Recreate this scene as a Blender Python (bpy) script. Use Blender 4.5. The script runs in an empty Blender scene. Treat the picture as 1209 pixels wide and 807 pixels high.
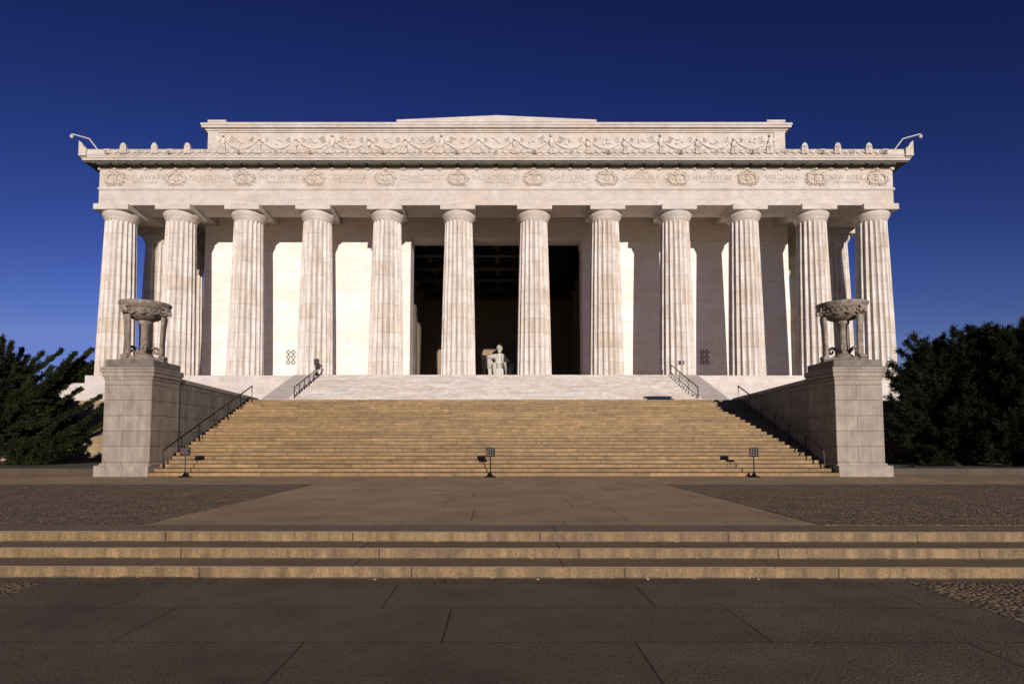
import bpy, bmesh, math, random
import numpy as np
from mathutils import Vector, Matrix
R = math.radians
SC = bpy.context.scene
COL = SC.collection
random.seed(7)
rng = np.random.default_rng(7)
# ------------------------------------------------------------------ camera, sky, sun
EYE = 1.51
TH = math.atan(.064)
cam_d = bpy.data.cameras.new('camera'); cam = bpy.data.objects.new('camera', cam_d); COL.objects.link(cam)
cam.location = (.27, 0, EYE); cam.rotation_euler = (math.pi/2 + TH, 0, 0)
cam_d.sensor_width = 36; cam_d.sensor_fit = 'HORIZONTAL'; cam_d.lens = 700*36/1209
cam_d.shift_x = (604.5-590)/1209; cam_d.shift_y = (475.2-403.5)/1209
cam_d.clip_end = 3000; cam_d.clip_start = .1
SC.camera = cam
SX, SY, SZ = .212, -1.0, .165                      # direction to the sun
sun_el = math.atan2(SZ, math.hypot(SX, SY)); sun_az = math.atan2(SX, SY)
w = bpy.data.worlds.new('World'); SC.world = w; w.use_nodes = True
nt = w.node_tree; bg = nt.nodes['Background']
sky = nt.nodes.new('ShaderNodeTexSky'); sky.sky_type = 'NISHITA'; sky.sun_disc = False
sky.sun_elevation = sun_el; sky.sun_rotation = sun_az
sky.air_density = 1.0; sky.dust_density = .1; sky.ozone_density = 4.0
gm = nt.nodes.new('ShaderNodeGamma'); gm.inputs[1].default_value = 2.2
mu = nt.nodes.new('ShaderNodeMixRGB'); mu.blend_type = 'MULTIPLY'; mu.inputs[0].default_value = 1
mu.inputs[2].default_value = (.43, .132, .136, 1)
nt.links.new(sky.outputs[0], gm.inputs[0]); nt.links.new(gm.outputs[0], mu.inputs[1]); dk = nt.nodes.new('ShaderNodeMixRGB'); dk.blend_type = 'DARKEN'; dk.inputs[0].default_value = 1
dk.inputs[2].default_value = (1.45, 2.2, 6.3, 1)
nt.links.new(mu.outputs[0], dk.inputs[1]); nt.links.new(dk.outputs[0], bg.inputs[0])
bg.inputs[1].default_value = .1
sd = bpy.data.lights.new('sun', 'SUN'); sd.energy = 4.2; sd.angle = R(.5); sd.color = (1, .915, .85)
so = bpy.data.objects.new('sun', sd); COL.objects.link(so); so.location = (20, -60, 60)
so.rotation_euler = Vector((SX, SY, SZ)).to_track_quat('Z', 'Y').to_euler()
SC.view_settings.view_transform = 'Standard'; SC.view_settings.look = 'None'
SC.view_settings.exposure = 0.0; SC.view_settings.gamma = 1
SC.cycles.max_bounces = 5; SC.cycles.use_denoising = True

# ------------------------------------------------------------------ materials
def newmat(name):
    m = bpy.data.materials.new(name); m.use_nodes = True
    n = m.node_tree; return m, n, n.nodes['Principled BSDF']
class N:
    def __init__(s, tree): s.t = tree
    def n(s, typ, **kw):
        o = s.t.nodes.new(typ)
        for k, v in kw.items(): setattr(o, k, v)
        return o
    def l(s, a, b): s.t.links.new(a, b)
    def math(s, op, a, b=None):
        o = s.n('ShaderNodeMath', operation=op)
        for i, v in enumerate((a, b)):
            if v is None: continue
            if isinstance(v, (int, float)): o.inputs[i].default_value = v
            else: s.l(v, o.inputs[i])
        return o.outputs[0]
    def ramp(s, fac, stops):
        o = s.n('ShaderNodeValToRGB'); e = o.color_ramp.elements
        while len(e) < len(stops): e.new(.5)
        for el, (p, c) in zip(e, stops):
            el.position = p; el.color = (*c, 1) if len(c) == 3 else c
        s.l(fac, o.inputs[0]); return o.outputs[0]
    def mix(s, typ, fac, a, b):
        o = s.n('ShaderNodeMixRGB', blend_type=typ)
        for i, v in enumerate((fac, a, b)):
            if isinstance(v, (int, float)): o.inputs[i].default_value = v
            elif isinstance(v, tuple): o.inputs[i].default_value = (*v, 1)
            else: s.l(v, o.inputs[i])
        return o.outputs[0]
    def noise(s, vec, scale, detail=4, rough=.55, dist=0):
        o = s.n('ShaderNodeTexNoise'); o.inputs['Scale'].default_value = scale
        o.inputs['Detail'].default_value = detail; o.inputs['Roughness'].default_value = rough
        o.inputs['Distortion'].default_value = dist
        if vec is not None: s.l(vec, o.inputs['Vector'])
        return o.outputs[0]
def posvec(k, scale=(1,1,1), off=(0,0,0)):
    g = k.n('ShaderNodeNewGeometry'); m = k.n('ShaderNodeMapping')
    m.inputs['Scale'].default_value = scale; m.inputs['Location'].default_value = off
    k.l(g.outputs['Position'], m.inputs[0]); return g.outputs['Position'], m.outputs[0]
G = lambda v: (v, v, v)
def stone(name, c1, c2, block=None, mortar=(.1,.08,.06), msize=.012, plane='wall', off=(0,0,0), mott=(.78, 1.1), msc=.9,
          vein=0, streak=0, bump=.25, bsc=14, rough=.7, speck=0, offset=.5, stain=None, rowshift=0, hdirt=0, bdist=.02):
    m, nt, b = newmat(name); k = N(nt)
    pos, _ = posvec(k)
    if block:
        sx = k.n('ShaderNodeSeparateXYZ'); k.l(pos, sx.inputs[0]); cb = k.n('ShaderNodeCombineXYZ')
        if plane == 'wall':
            k.l(k.math('ADD', k.math('ADD', sx.outputs[0], sx.outputs[1]), off[0]), cb.inputs[0]); k.l(k.math('ADD', sx.outputs[2], off[2]), cb.inputs[1])
        else:
            k.l(k.math('ADD', sx.outputs[0], off[0]), cb.inputs[0]); k.l(k.math('ADD', sx.outputs[1], off[1]), cb.inputs[1])
        if rowshift:
            rw = k.math('FLOOR', k.math('DIVIDE', k.math('ADD', sx.outputs[2 if plane == 'wall' else 1], off[2 if plane == 'wall' else 1]), block[1]))
            wq = k.n('ShaderNodeTexWhiteNoise', noise_dimensions='1D'); k.l(rw, wq.inputs['W'])
            base = k.math('ADD', sx.outputs[0], sx.outputs[1]) if plane == 'wall' else sx.outputs[0]
            k.l(k.math('ADD', base, k.math('MULTIPLY', wq.outputs[0], block[0]*rowshift)), cb.inputs[0])
        br = k.n('ShaderNodeTexBrick'); br.offset = offset
        k.l(cb.outputs[0], br.inputs['Vector'])
        br.inputs['Color1'].default_value = (*c1, 1); br.inputs['Color2'].default_value = (*c2, 1)
        br.inputs['Mortar'].default_value = (*mortar, 1); br.inputs['Scale'].default_value = 1
        br.inputs['Mortar Size'].default_value = msize; br.inputs['Mortar Smooth'].default_value = .4
        br.inputs['Brick Width'].default_value = block[0]; br.inputs['Row Height'].default_value = block[1]
        col = br.outputs[0]; bf = br.outputs[1]
    else:
        col = k.mix('MIX', k.ramp(k.noise(pos, .35, 2), [(.35, G(0)), (.65, G(1))]), c1, c2); bf = None
    col = k.mix('MULTIPLY', 1, col, k.ramp(k.noise(pos, msc, 6, .6), [(.3, G(mott[0])), (.7, G(mott[1]))]))
    if vein:
        _, v2 = posvec(k, (.5, .5, 1.3))
        vn = k.noise(v2, 1.1, 7, .65, 1.5)
        r = k.ramp(vn, [(.44, G(1)), (.5, G(1-vein)), (.56, G(1))])
        col = k.mix('MULTIPLY', 1, col, r)
        vw = k.noise(v2, .5, 3, .5, .8)
        col = k.mix('MULTIPLY', .6, col, k.ramp(vw, [(.40, (1, .91, .82)), (.60, (1, 1, 1))]))
    if streak:
        _, v3 = posvec(k, (5, 5, .25))
        col = k.mix('MULTIPLY', 1, col, k.ramp(k.noise(v3, 1.0, 5, .7), [(.38, G(1-streak)), (.62, G(1))]))
    if stain:
        _, v5 = posvec(k, (.9, .9, .55))
        col = k.mix('MIX', k.ramp(k.noise(v5, 1.6, 7, .7, .6), [(.52, G(0)), (.66, G(stain[1]))]), col, stain[0])
    if hdirt:
        _, v6 = posvec(k, (.55, .55, 7))
        col = k.mix('MULTIPLY', 1, col, k.ramp(k.noise(v6, 1.3, 6, .75), [(.36, G(1-hdirt)), (.58, G(1))]))
    if speck:
        col = k.mix('MULTIPLY', 1, col, k.ramp(k.noise(pos, 38, 3, .8), [(.38, G(1-speck)), (.52, G(1))]))
    k.l(col, b.inputs['Base Color']); b.inputs['Roughness'].default_value = rough
    if bump:
        h = k.noise(pos, bsc, 5, .65)
        if bf: h = k.math('SUBTRACT', h, k.math('MULTIPLY', bf, 2.0))
        bp = k.n('ShaderNodeBump'); bp.inputs['Strength'].default_value = bump; bp.inputs['Distance'].default_value = bdist
        k.l(h, bp.inputs['Height']); k.l(bp.outputs[0], b.inputs['Normal'])
    return m
def plain(name, c, rough=.5, metal=0, noise=.25, sc=8):
    m, nt, b = newmat(name); k = N(nt); pos, _ = posvec(k)
    col = k.mix('MULTIPLY', 1, tuple(c), k.ramp(k.noise(pos, sc, 4), [(.3, G(1-noise)), (.7, G(1))]))
    k.l(col, b.inputs['Base Color']); b.inputs['Roughness'].default_value = rough; b.inputs['Metallic'].default_value = metal
    return m
M = {}
M['marble'] = stone('weathered_marble', (0.650, 0.588, 0.512), (0.620, 0.554, 0.479), None, vein=.16, bump=.12, mott=(.84, 1.06))
M['marble_wall'] = stone('marble_ashlar_wall', (.88, .85, .81), (.86, .79, .72), (3.6, 1.02), (.45, .38, .30), .010, vein=.08, bump=.1, mott=(.93, 1.05), off=(0, 0, .05))
M['marble_arch'] = stone('marble_architrave', (0.630, 0.568, 0.498), (0.600, 0.539, 0.470), (4.9, 3), (.50, .42, .34), .010, vein=.14, bump=.1, mott=(.88, 1.06), off=(.3, 0, 1.2), offset=0)
M['relief2'] = stone('carved_attic_marble', (0.783, 0.711, 0.618), (0.742, 0.659, 0.567), None, vein=.12, bump=.3, mott=(.85, 1.05), msc=6)
M['relief'] = stone('carved_marble', (0.618, 0.525, 0.420), (0.700, 0.608, 0.504), None, vein=.12, bump=.3, mott=(.75, 1.05), msc=6)
M['engraved'] = stone('engraved_letter_stone', (.45, .375, .29), (.41, .34, .26), None, bump=0)
M['marble_steps'] = stone('marble_step_blocks', (.69, .64, .58), (.62, .56, .50), (3.9, .2068), (.36, .27, .18), .014, vein=.12, bump=.2, mott=(.80, 1.08), msc=2, off=(0, 0, -4.401), rowshift=3, hdirt=.28)
M['podium'] = stone('marble_podium_blocks', (.68, .62, .56), (.62, .56, .50), (4.2, .95), (.45, .37, .28), .010, vein=.14, bump=.15, mott=(.84, 1.05), off=(1, 0, .25))
M['granite_steps'] = stone('granite_step_blocks', (.46, .285, .122), (.325, .198, .082), (4.1, .1642), (.085, .045, .018), .013, bump=.4, mott=(.70, 1.16), msc=2.2, speck=.3, off=(.7, 0, -.001), streak=.18, rowshift=3, hdirt=.35)
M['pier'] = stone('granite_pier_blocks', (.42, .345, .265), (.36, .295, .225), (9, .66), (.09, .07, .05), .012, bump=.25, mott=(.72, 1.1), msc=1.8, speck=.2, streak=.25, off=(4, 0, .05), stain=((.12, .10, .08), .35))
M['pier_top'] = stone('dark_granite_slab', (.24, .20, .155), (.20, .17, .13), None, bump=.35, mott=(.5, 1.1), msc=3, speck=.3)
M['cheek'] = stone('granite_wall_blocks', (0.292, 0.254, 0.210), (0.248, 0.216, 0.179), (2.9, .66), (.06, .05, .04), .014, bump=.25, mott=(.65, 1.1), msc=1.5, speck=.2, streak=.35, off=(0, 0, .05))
M['terrace_wall'] = stone('terrace_granite', (.42, .30, .17), (.36, .26, .15), (2.4, .7), (.12, .08, .05), .012, bump=.3, mott=(.7, 1.1), speck=.2, streak=.2)
M['curb'] = stone('tan_granite_riser', (.36, .23, .105), (.30, .19, .085), (3.1, .9), (.10, .06, .03), .014, bump=.45, bsc=30, mott=(.72, 1.1), msc=3, speck=.45, streak=.50, stain=((.10, .07, .04), .5),  off=(.35, 0, .8), offset=.37)  # warm tan granite of the foreground risers
M['urn'] = stone('weathered_urn_marble', (0.397, 0.330, 0.257), (0.307, 0.255, 0.197), None, bump=.5, mott=(.45, 1.1), msc=5, vein=.2, stain=((.06, .05, .04), .6))
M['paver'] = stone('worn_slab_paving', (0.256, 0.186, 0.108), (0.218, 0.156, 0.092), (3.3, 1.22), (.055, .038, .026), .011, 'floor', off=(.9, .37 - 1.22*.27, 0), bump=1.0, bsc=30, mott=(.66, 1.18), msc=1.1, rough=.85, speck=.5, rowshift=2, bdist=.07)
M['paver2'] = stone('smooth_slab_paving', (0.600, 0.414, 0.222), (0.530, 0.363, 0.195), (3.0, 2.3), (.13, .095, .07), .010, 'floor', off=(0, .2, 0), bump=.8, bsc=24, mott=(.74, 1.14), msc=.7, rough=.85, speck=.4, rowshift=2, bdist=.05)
M['tread'] = stone('step_tread_stone', (0.307, 0.214, 0.115), (0.269, 0.188, 0.100), (3.1, 4), (.06, .04, .03), .012, 'floor', off=(.35, 0, 0), bump=.4, bsc=26, mott=(.8, 1.1), rough=.85, speck=.15)
M['dark'] = plain('dark_patina_bronze', (.022, .018, .014), .45, .6)
M['white_metal'] = plain('pale_painted_metal', (.62, .60, .58), .4)
M['black'] = plain('black_sign_board', (.012, .011, .011), .95)
M['sign_white'] = plain('sign_white_print', (.34, .31, .31), .8)
M['sign_red'] = plain('sign_red_print', (.45, .05, .04), .6)
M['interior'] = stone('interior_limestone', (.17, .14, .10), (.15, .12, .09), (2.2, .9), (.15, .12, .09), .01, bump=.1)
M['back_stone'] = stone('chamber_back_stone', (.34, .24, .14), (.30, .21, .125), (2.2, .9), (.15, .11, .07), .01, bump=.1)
M['bronze_beam'] = plain('dark_ceiling_bronze', (.035, .028, .02), .5)
M['panel'] = plain('amber_ceiling_panel', (.16, .12, .08), .6)
M['ceil'] = stone('peristyle_ceiling', (.55, .48, .40), (.5, .44, .36), (2, 2), (.2, .16, .12), .02, 'floor', bump=.1)
M['bark'] = plain('rough_bark', (.035, .026, .018), .95, 0, .6, 20)
M['roof'] = plain('roof_slab', (.35, .32, .28), .8)
M['kerb'] = stone('dark_kerb_granite', (0.085, 0.060, 0.034), (0.065, 0.048, 0.028), (2.2, 2), (.03, .025, .02), .015, bump=.3, mott=(.6, 1.1), speck=.2)  # dark brown granite for both planting kerbs
M['scrap'] = plain('white_paper_scrap', (.75, .72, .68), .8)
M['leaf_litter'] = plain('dry_leaf_litter', (.22, .10, .04), .9, 0, .5, 40)
M['soil'] = stone('dry_soil_bed', (.13, .095, .06), (.09, .075, .045), None, bump=1, mott=(.5, 1.2), msc=4, rough=1)
M['grass'] = stone('dull_grass', (.055, .06, .025), (.075, .07, .035), None, bump=1, bsc=30, mott=(.6, 1.2), msc=2, rough=1)
M['statue'] = stone('smooth_white_marble', (.60, .56, .49), (.52, .48, .42), None, bump=.05, mott=(.92, 1.04))
M['soffit_shade'] = stone('shaded_cornice_stone', (0.120, 0.105, 0.072), (0.102, 0.090, 0.061), None, bump=.2, mott=(.6, 1.1), msc=3)  # shade under the cornice is put into this darker stone colour

def drum_mat():
    m, nt, b = newmat('fluted_marble_drums'); k = N(nt); pos, _ = posvec(k)
    oi = k.n('ShaderNodeObjectInfo'); sx = k.n('ShaderNodeSeparateXYZ'); k.l(pos, sx.inputs[0])
    z = k.math('DIVIDE', k.math('SUBTRACT', sx.outputs[2], 7.09), 1.27)
    fl = k.math('FLOOR', z); fr = k.math('FRACT', z)
    # two halves of a drum may be cut from different blocks
    half = k.math('GREATER_THAN', k.math('SINE', k.math('ADD', k.math('MULTIPLY', sx.outputs[0], 1.3), k.math('MULTIPLY', fl, 2.1))), .2)
    cb = k.n('ShaderNodeCombineXYZ'); k.l(fl, cb.inputs[0]); k.l(k.math('MULTIPLY', oi.outputs['Random'], 97), cb.inputs[1]); k.l(k.math('MULTIPLY', half, .6), cb.inputs[2])
    wn = k.n('ShaderNodeTexWhiteNoise'); k.l(cb.outputs[0], wn.inputs[0])
    col = k.ramp(wn.outputs[0], [(0, (.78, .74, .69)), (.6, (.76, .71, .65)), (.82, (.74, .67, .59)), (1, (.68, .595, .50))])
    col = k.mix('MULTIPLY', 1, col, k.ramp(k.noise(pos, 1.0, 6, .6), [(.3, G(.84)), (.7, G(1.06))]))
    _, v2 = posvec(k, (.6, .6, 1.0)); vn = k.noise(v2, 1.2, 7, .65, 2)
    col = k.mix('MULTIPLY', 1, col, k.ramp(vn, [(.47, G(1)), (.5, (.86, .81, .76)), (.53, G(1))]))
    _, v3 = posvec(k, (7, 7, .3))
    col = k.mix('MULTIPLY', 1, col, k.ramp(k.noise(v3, 1, 4, .7), [(.36, (.72, .64, .54)), (.60, G(1))]))
    j = k.ramp(fr, [(0, G(.62)), (.018, G(.62)), (.035, G(1))])
    col = k.mix('MULTIPLY', 1, col, j)
    k.l(col, b.inputs['Base Color']); b.inputs['Roughness'].default_value = .65
    return m
M['drum'] = drum_mat()
def cobble_mat(name, c1, c2, sc):
    m, nt, b = newmat(name); k = N(nt); pos, v = posvec(k)
    vo = k.n('ShaderNodeTexVoronoi', feature='F1'); vo.inputs['Scale'].default_value = sc; k.l(pos, vo.inputs['Vector'])
    ve = k.n('ShaderNodeTexVoronoi', feature='DISTANCE_TO_EDGE'); ve.inputs['Scale'].default_value = sc; k.l(pos, ve.inputs['Vector'])
    sp = k.n('ShaderNodeSeparateXYZ'); k.l(vo.outputs['Color'], sp.inputs[0])
    col = k.mix('MIX', sp.outputs[0], c1, c2)
    col = k.mix('MULTIPLY', 1, col, k.ramp(ve.outputs['Distance'], [(.02, G(.3)), (.12, G(1))]))
    col = k.mix('MULTIPLY', 1, col, k.ramp(k.noise(pos, 1.2, 5), [(.3, G(.7)), (.7, G(1.1))]))
    k.l(col, b.inputs['Base Color']); b.inputs['Roughness'].default_value = .85
    h = k.ramp(ve.outputs['Distance'], [(0, G(0)), (.25, G(1))])
    h2 = k.math('ADD', h, k.math('MULTIPLY', k.noise(pos, 30, 3), .5))
    h3 = k.math('ADD', h2, sp.outputs[1])
    bp = k.n('ShaderNodeBump'); bp.inputs['Strength'].default_value = 1; bp.inputs['Distance'].default_value = .03
    k.l(h3, bp.inputs['Height']); k.l(bp.outputs[0], b.inputs['Normal'])
    return m
M['cobble'] = cobble_mat('rounded_cobbles', (0.470, 0.322, 0.174), (0.207, 0.141, 0.076), 11)
def leaf_mat(name, c1, c2):
    m, nt, b = newmat(name); k = N(nt); pos, _ = posvec(k)
    col = k.mix('MIX', k.ramp(k.noise(pos, 1.6, 4, .7), [(.35, G(0)), (.65, G(1))]), c1, c2)
    k.l(col, b.inputs['Base Color']); b.inputs['Roughness'].default_value = .75
    b.inputs['Specular IOR Level'].default_value = .15
    return m
M['leaf_l'] = leaf_mat('juniper_needles', (.008, .012, .004), (.034, .042, .010))
M['leaf_r'] = leaf_mat('yew_needles', (.006, .008, .003), (.017, .020, .006))

# ------------------------------------------------------------------ mesh builder
class MB:
    def __init__(s): s.v = []; s.f = []; s.smooth = False
    def add(s, vs, fs):
        o = len(s.v); s.v += [tuple(p) for p in vs]; s.f += [tuple(o+i for i in f) for f in fs]; return s
    def box(s, x0, x1, y0, y1, z0, z1):
        vs = [(x, y, z) for z in (z0, z1) for y in (y0, y1) for x in (x0, x1)]
        return s.add(vs, [(0,2,3,1), (4,5,7,6), (0,1,5,4), (2,6,7,3), (0,4,6,2), (1,3,7,5)])
    def prism_x(s, poly, x0, x1):       # polygon in (y,z) extruded along x
        n = len(poly)
        return s.add([(x0, y, z) for y, z in poly] + [(x1, y, z) for y, z in poly],
                     [tuple(range(n)), tuple(range(2*n-1, n-1, -1))] + [(i, i+n, (i+1) % n+n, (i+1) % n) for i in range(n)])
    def prism_y(s, poly, y0, y1):       # polygon in (x,z) extruded along y
        n = len(poly)
        return s.add([(x, y0, z) for x, z in poly] + [(x, y1, z) for x, z in poly],
                     [tuple(range(n)), tuple(range(2*n-1, n-1, -1))] + [(i, i+n, (i+1) % n+n, (i+1) % n) for i in range(n)])
    def lathe(s, prof, seg=24, c=(0,0,0)):
        n = len(prof); vs = []
        for i in range(seg):
            a = 2*math.pi*i/seg
            vs += [(c[0]+r*math.cos(a), c[1]+r*math.sin(a), c[2]+z) for r, z in prof]
        fs = [(i*n+j, ((i+1) % seg)*n+j, ((i+1) % seg)*n+j+1, i*n+j+1) for i in range(seg) for j in range(n-1)]
        if prof[0][0] > 1e-4: fs.append(tuple(i*n for i in range(seg))[::-1])
        if prof[-1][0] > 1e-4: fs.append(tuple(i*n+n-1 for i in range(seg)))
        return s.add(vs, fs)
    def tube(s, pts, rad, seg=8):
        pts = [Vector(p) for p in pts]; n = len(pts)
        if not isinstance(rad, (list, tuple)): rad = [rad]*n
        vs = []; up = None
        for i, p in enumerate(pts):
            d = (pts[min(i+1, n-1)] - pts[max(i-1, 0)]).normalized()
            if up is None: up = Vector((0, 0, 1)) if abs(d.z) < .9 else Vector((0, 1, 0))
            a = d.cross(up).normalized(); up = a.cross(d).normalized()
            for j in range(seg):
                t = 2*math.pi*j/seg
                vs.append(p + (a*math.cos(t) + up*math.sin(t))*rad[i])
        fs = [(i*seg+j, i*seg+(j+1) % seg, (i+1)*seg+(j+1) % seg, (i+1)*seg+j) for i in range(n-1) for j in range(seg)]
        fs += [tuple(range(seg))[::-1], tuple(range((n-1)*seg, n*seg))]
        return s.add(vs, fs)
    def ball(s, c, r, seg=10, rings=6):
        rx, ry, rz = r if isinstance(r, tuple) else (r, r, r)
        o = len(s.v); prof = [(math.sin(math.pi*i/rings), -math.cos(math.pi*i/rings)) for i in range(rings+1)]
        s.lathe(prof, seg)
        for i in range(o, len(s.v)):
            x, y, z = s.v[i]; s.v[i] = (c[0]+x*rx, c[1]+y*ry, c[2]+z*rz)
        return s
    def torus(s, c, R_, r, seg=16, k=6, n='y'):
        pts = []
        for i in range(seg+1):
            a = 2*math.pi*i/seg
            pts.append((c[0]+R_*math.cos(a), c[1], c[2]+R_*math.sin(a)) if n == 'y' else (c[0]+R_*math.cos(a), c[1]+R_*math.sin(a), c[2]))
        return s.tube(pts, r, k)
    def build(s, name, mat, parent=None, loc=None, smooth=None):
        me = bpy.data.meshes.new(name)
        me.from_pydata(s.v, [], s.f)
        me.materials.append(mat)
        bm = bmesh.new(); bm.from_mesh(me); bmesh.ops.recalc_face_normals(bm, faces=bm.faces); bm.to_mesh(me); bm.free()
        if s.smooth or smooth: me.polygons.foreach_set('use_smooth', [True]*len(me.polygons))
        o = bpy.data.objects.new(name, me); COL.objects.link(o)
        if parent: o.parent = parent
        if loc: o.location = loc
        return o
def tag(o, label=None, cat=None, group=None, kind=None):
    if label: o['label'] = label
    if cat: o['category'] = cat
    if group: o['group'] = group
    if kind: o['kind'] = kind
    return o
def thing(name, loc, label, cat, group=None):
    o = bpy.data.objects.new(name, None); COL.objects.link(o); o.location = loc; o.empty_display_size = .3
    return tag(o, label, cat, group)
def copy_tree(o, parent=None, depth=0):
    c = o.copy(); COL.objects.link(c); c.parent = parent
    for ch in list(o.children): copy_tree(ch, c)
    return c
def struct(o): o['kind'] = 'structure'; return o
def bevel(o, wd=.02, seg=1):
    b = o.modifiers.new('edge', 'BEVEL'); b.width = wd; b.segments = seg; b.limit_method = 'ANGLE'; b.angle_limit = R(40)
    return o
UNIT = 1.19                     # the memorial is drawn in units of 1.19 m
def site(o):
    """place something drawn in memorial units at its real size"""
    l = o.location; o.location = (l.x*UNIT-.051, l.y*UNIT, l.z*UNIT-.287); s_ = o.scale; o.scale = (s_[0]*UNIT, s_[1]*UNIT, s_[2]*UNIT); return o
f_ = 700.; cT, sT = math.cos(TH), math.sin(TH)
def P(px, py, Y):
    v = (py-475.2)/f_; u = (px-590.)/f_; k = Y/(cT + v*sT)
    return Vector((k*u+.27, Y, k*(sT - v*cT)+EYE))

# ------------------------------------------------------------------ ground and steps of the approach
ZL = -.495
struct(MB().box(-900, 900, -60, 1500, -1.2, ZL-.30).build('ground', M['grass']))
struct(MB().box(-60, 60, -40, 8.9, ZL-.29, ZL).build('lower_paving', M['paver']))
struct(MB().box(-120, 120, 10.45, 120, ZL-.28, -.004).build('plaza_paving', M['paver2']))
struct(MB().box(-60, -6.15, -8, 8.55, ZL-.2, ZL+.004).build('lower_cobbles', M['cobble']))
struct(MB().box(6.05, 60, -8, 8.55, ZL-.2, ZL+.004).build('lower_cobbles', M['cobble']))
struct(MB().box(-60, -6.15, 10.75, 20.7, -.2, .004).build('plaza_cobbles', M['cobble']))
struct(MB().box(6.05, 60, 10.75, 20.7, -.2, .004).build('plaza_cobbles', M['cobble']))
ap = thing('approach_steps', (0, 8.82, ZL), 'three long shallow tan granite steps crossing the whole foreground', 'steps')
ez = [(8.82, 9.9, -.33), (9.41, 10.0, -.165), (9.97, 10.75, 0.004)]
for (y0, y1, zt), zb in zip(ez, (ZL-.1, -.33, -.165)):
    m = MB(); m.box(-60, 60, y0-8.82, y1-8.82, zb-ZL, zt-.012-ZL); bevel(m.build('riser', M['curb'], ap), .006)
    m = MB(); m.box(-60, 60, y0-8.82+.012, y1-8.82, zt-.012-ZL+.0005, zt-ZL); m.build('tread', M['tread'], ap)
for (y0, y1, zt), zb in zip(ez, (ZL, -.33, -.165)):
    m = MB(); x = -14
    while x < 14:
        w_ = random.uniform(.15, .5); d_ = random.uniform(.006, .028); m.box(x, x+w_, y0-8.82-d_, y0-8.82-.001, zb-ZL+.0045, zb-ZL+.010+random.uniform(0, .008)); x += w_*random.uniform(.9, 1.25)
    m.build('riser_foot_strip', M['soil'], ap)  # thin uneven dark strips along the foot of each riser
ap.rotation_euler = (0, 0, R(-.35))
for q_, wh in ((443, 'leftmost of the four'), (635, 'second from the left'), (765, 'third from the left'), (895, 'rightmost of the four')):
    p_ = P(q_, 679, 8.72); m = MB(); a_ = random.uniform(0, 3)
    m.add([(.018*math.cos(a_+b), .012*math.sin(a_+b), zz) for zz in (0, .008) for b in (0, 1.4, 3.0, 4.6)], [(3,2,1,0), (4,5,6,7), (0,1,5,4), (1,2,6,5), (2,3,7,6), (3,0,4,7)])
    tag(m.build('paper_scrap', M['scrap'], None, (p_.x, 8.72, ZL+.005)), 'tiny white scrap of litter below the nearest step, '+wh, 'litter', 'white litter scraps')
m = MB()
for i in range(70):
    x_ = -4.9+random.gauss(0, .55); y_ = 8.80-abs(random.gauss(0, .05)); a_ = random.uniform(0, 6.28); r_ = random.uniform(.012, .03)
    m.add([(x_+r_*math.cos(a_+b)*(1 if b in (0, 3.14) else .5), y_+r_*math.sin(a_+b)*(1 if b in (0, 3.14) else .5), ZL+.006+random.uniform(0, .02)) for b in (0, 1.57, 3.14, 4.71)], [(0,1,2,3)])
tag(m.build('dry_leaves', M['leaf_litter'], None), 'scattered dry brown leaves along the foot of the nearest steps', 'leaves', kind='stuff')

# ------------------------------------------------------------------ granite stair, marble stair
gs = thing('granite_staircase', (0, 25.2, 0), 'wide flight of tan granite steps rising between the two stone piers', 'stairs')
m = MB(); nst = 24; h = 3.94/nst; tr = 10.3/nst
poly = [(0, -.1)]
for i in range(nst): poly += [(i*tr, i*h), (i*tr, (i+1)*h-.035), (i*tr-.012, (i+1)*h-.03), (i*tr-.012, (i+1)*h)]
poly += [(11.4, 3.94), (11.4, -.1)]
# stair as strips (keeps the polygon side caps simple)
def stair(m, x0, x1, n, h, tr, y0, z0, back, zb):
    for i in range(n):
        y = y0+i*tr; z = z0+i*h
        m.box(x0, x1, y+.012, back, max(z-.002*0, z) if i == 0 else z, z+h)
        m.box(x0-.004, x1+.004, y, y+.012, z+.035, z+h-.003)
for_st = MB()
for i in range(nst):
    y = i*tr; z = i*h
    for_st.box(-14.6, 14.6, y+.02, y+tr+.02 if i < nst-1 else 18.0, (z if i else -.1), z+h)
    for_st.box(-14.598, 14.598, y, y+.02, z+.028, z+h-.004)
for_st.build('step_flight', M['granite_steps'], gs)
ms = site(thing('marble_staircase', (0, 36.5, 3.94), 'upper flight of white marble steps climbing to the columns', 'stairs'))
nm = 13; hm = 2.26/nm; tm = 6.0/nm; mm = MB()
for i in range(-2, nm):
    y = i*tm; z = i*hm
    mm.box(-12.9, 12.9, y+.015, y+tm+.015 if i < nm-1 else 6.0, z-(0 if i else .02), z+hm)
    mm.box(-12.898, 12.898, y, y+.015, z+.025, z+hm-.004)
mm.build('step_flight', M['marble_steps'], ms)
for s in (-1, 1):
    r = MB(); r.prism_x([(.05, -.42), (.05, .12), (5.95, 2.30), (6.1, 2.30), (6.1, -.42)], min(s*12.9, s*14.5), max(s*12.9, s*14.5))
    r.build('sloped_side_block', M['podium'], ms)

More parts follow.
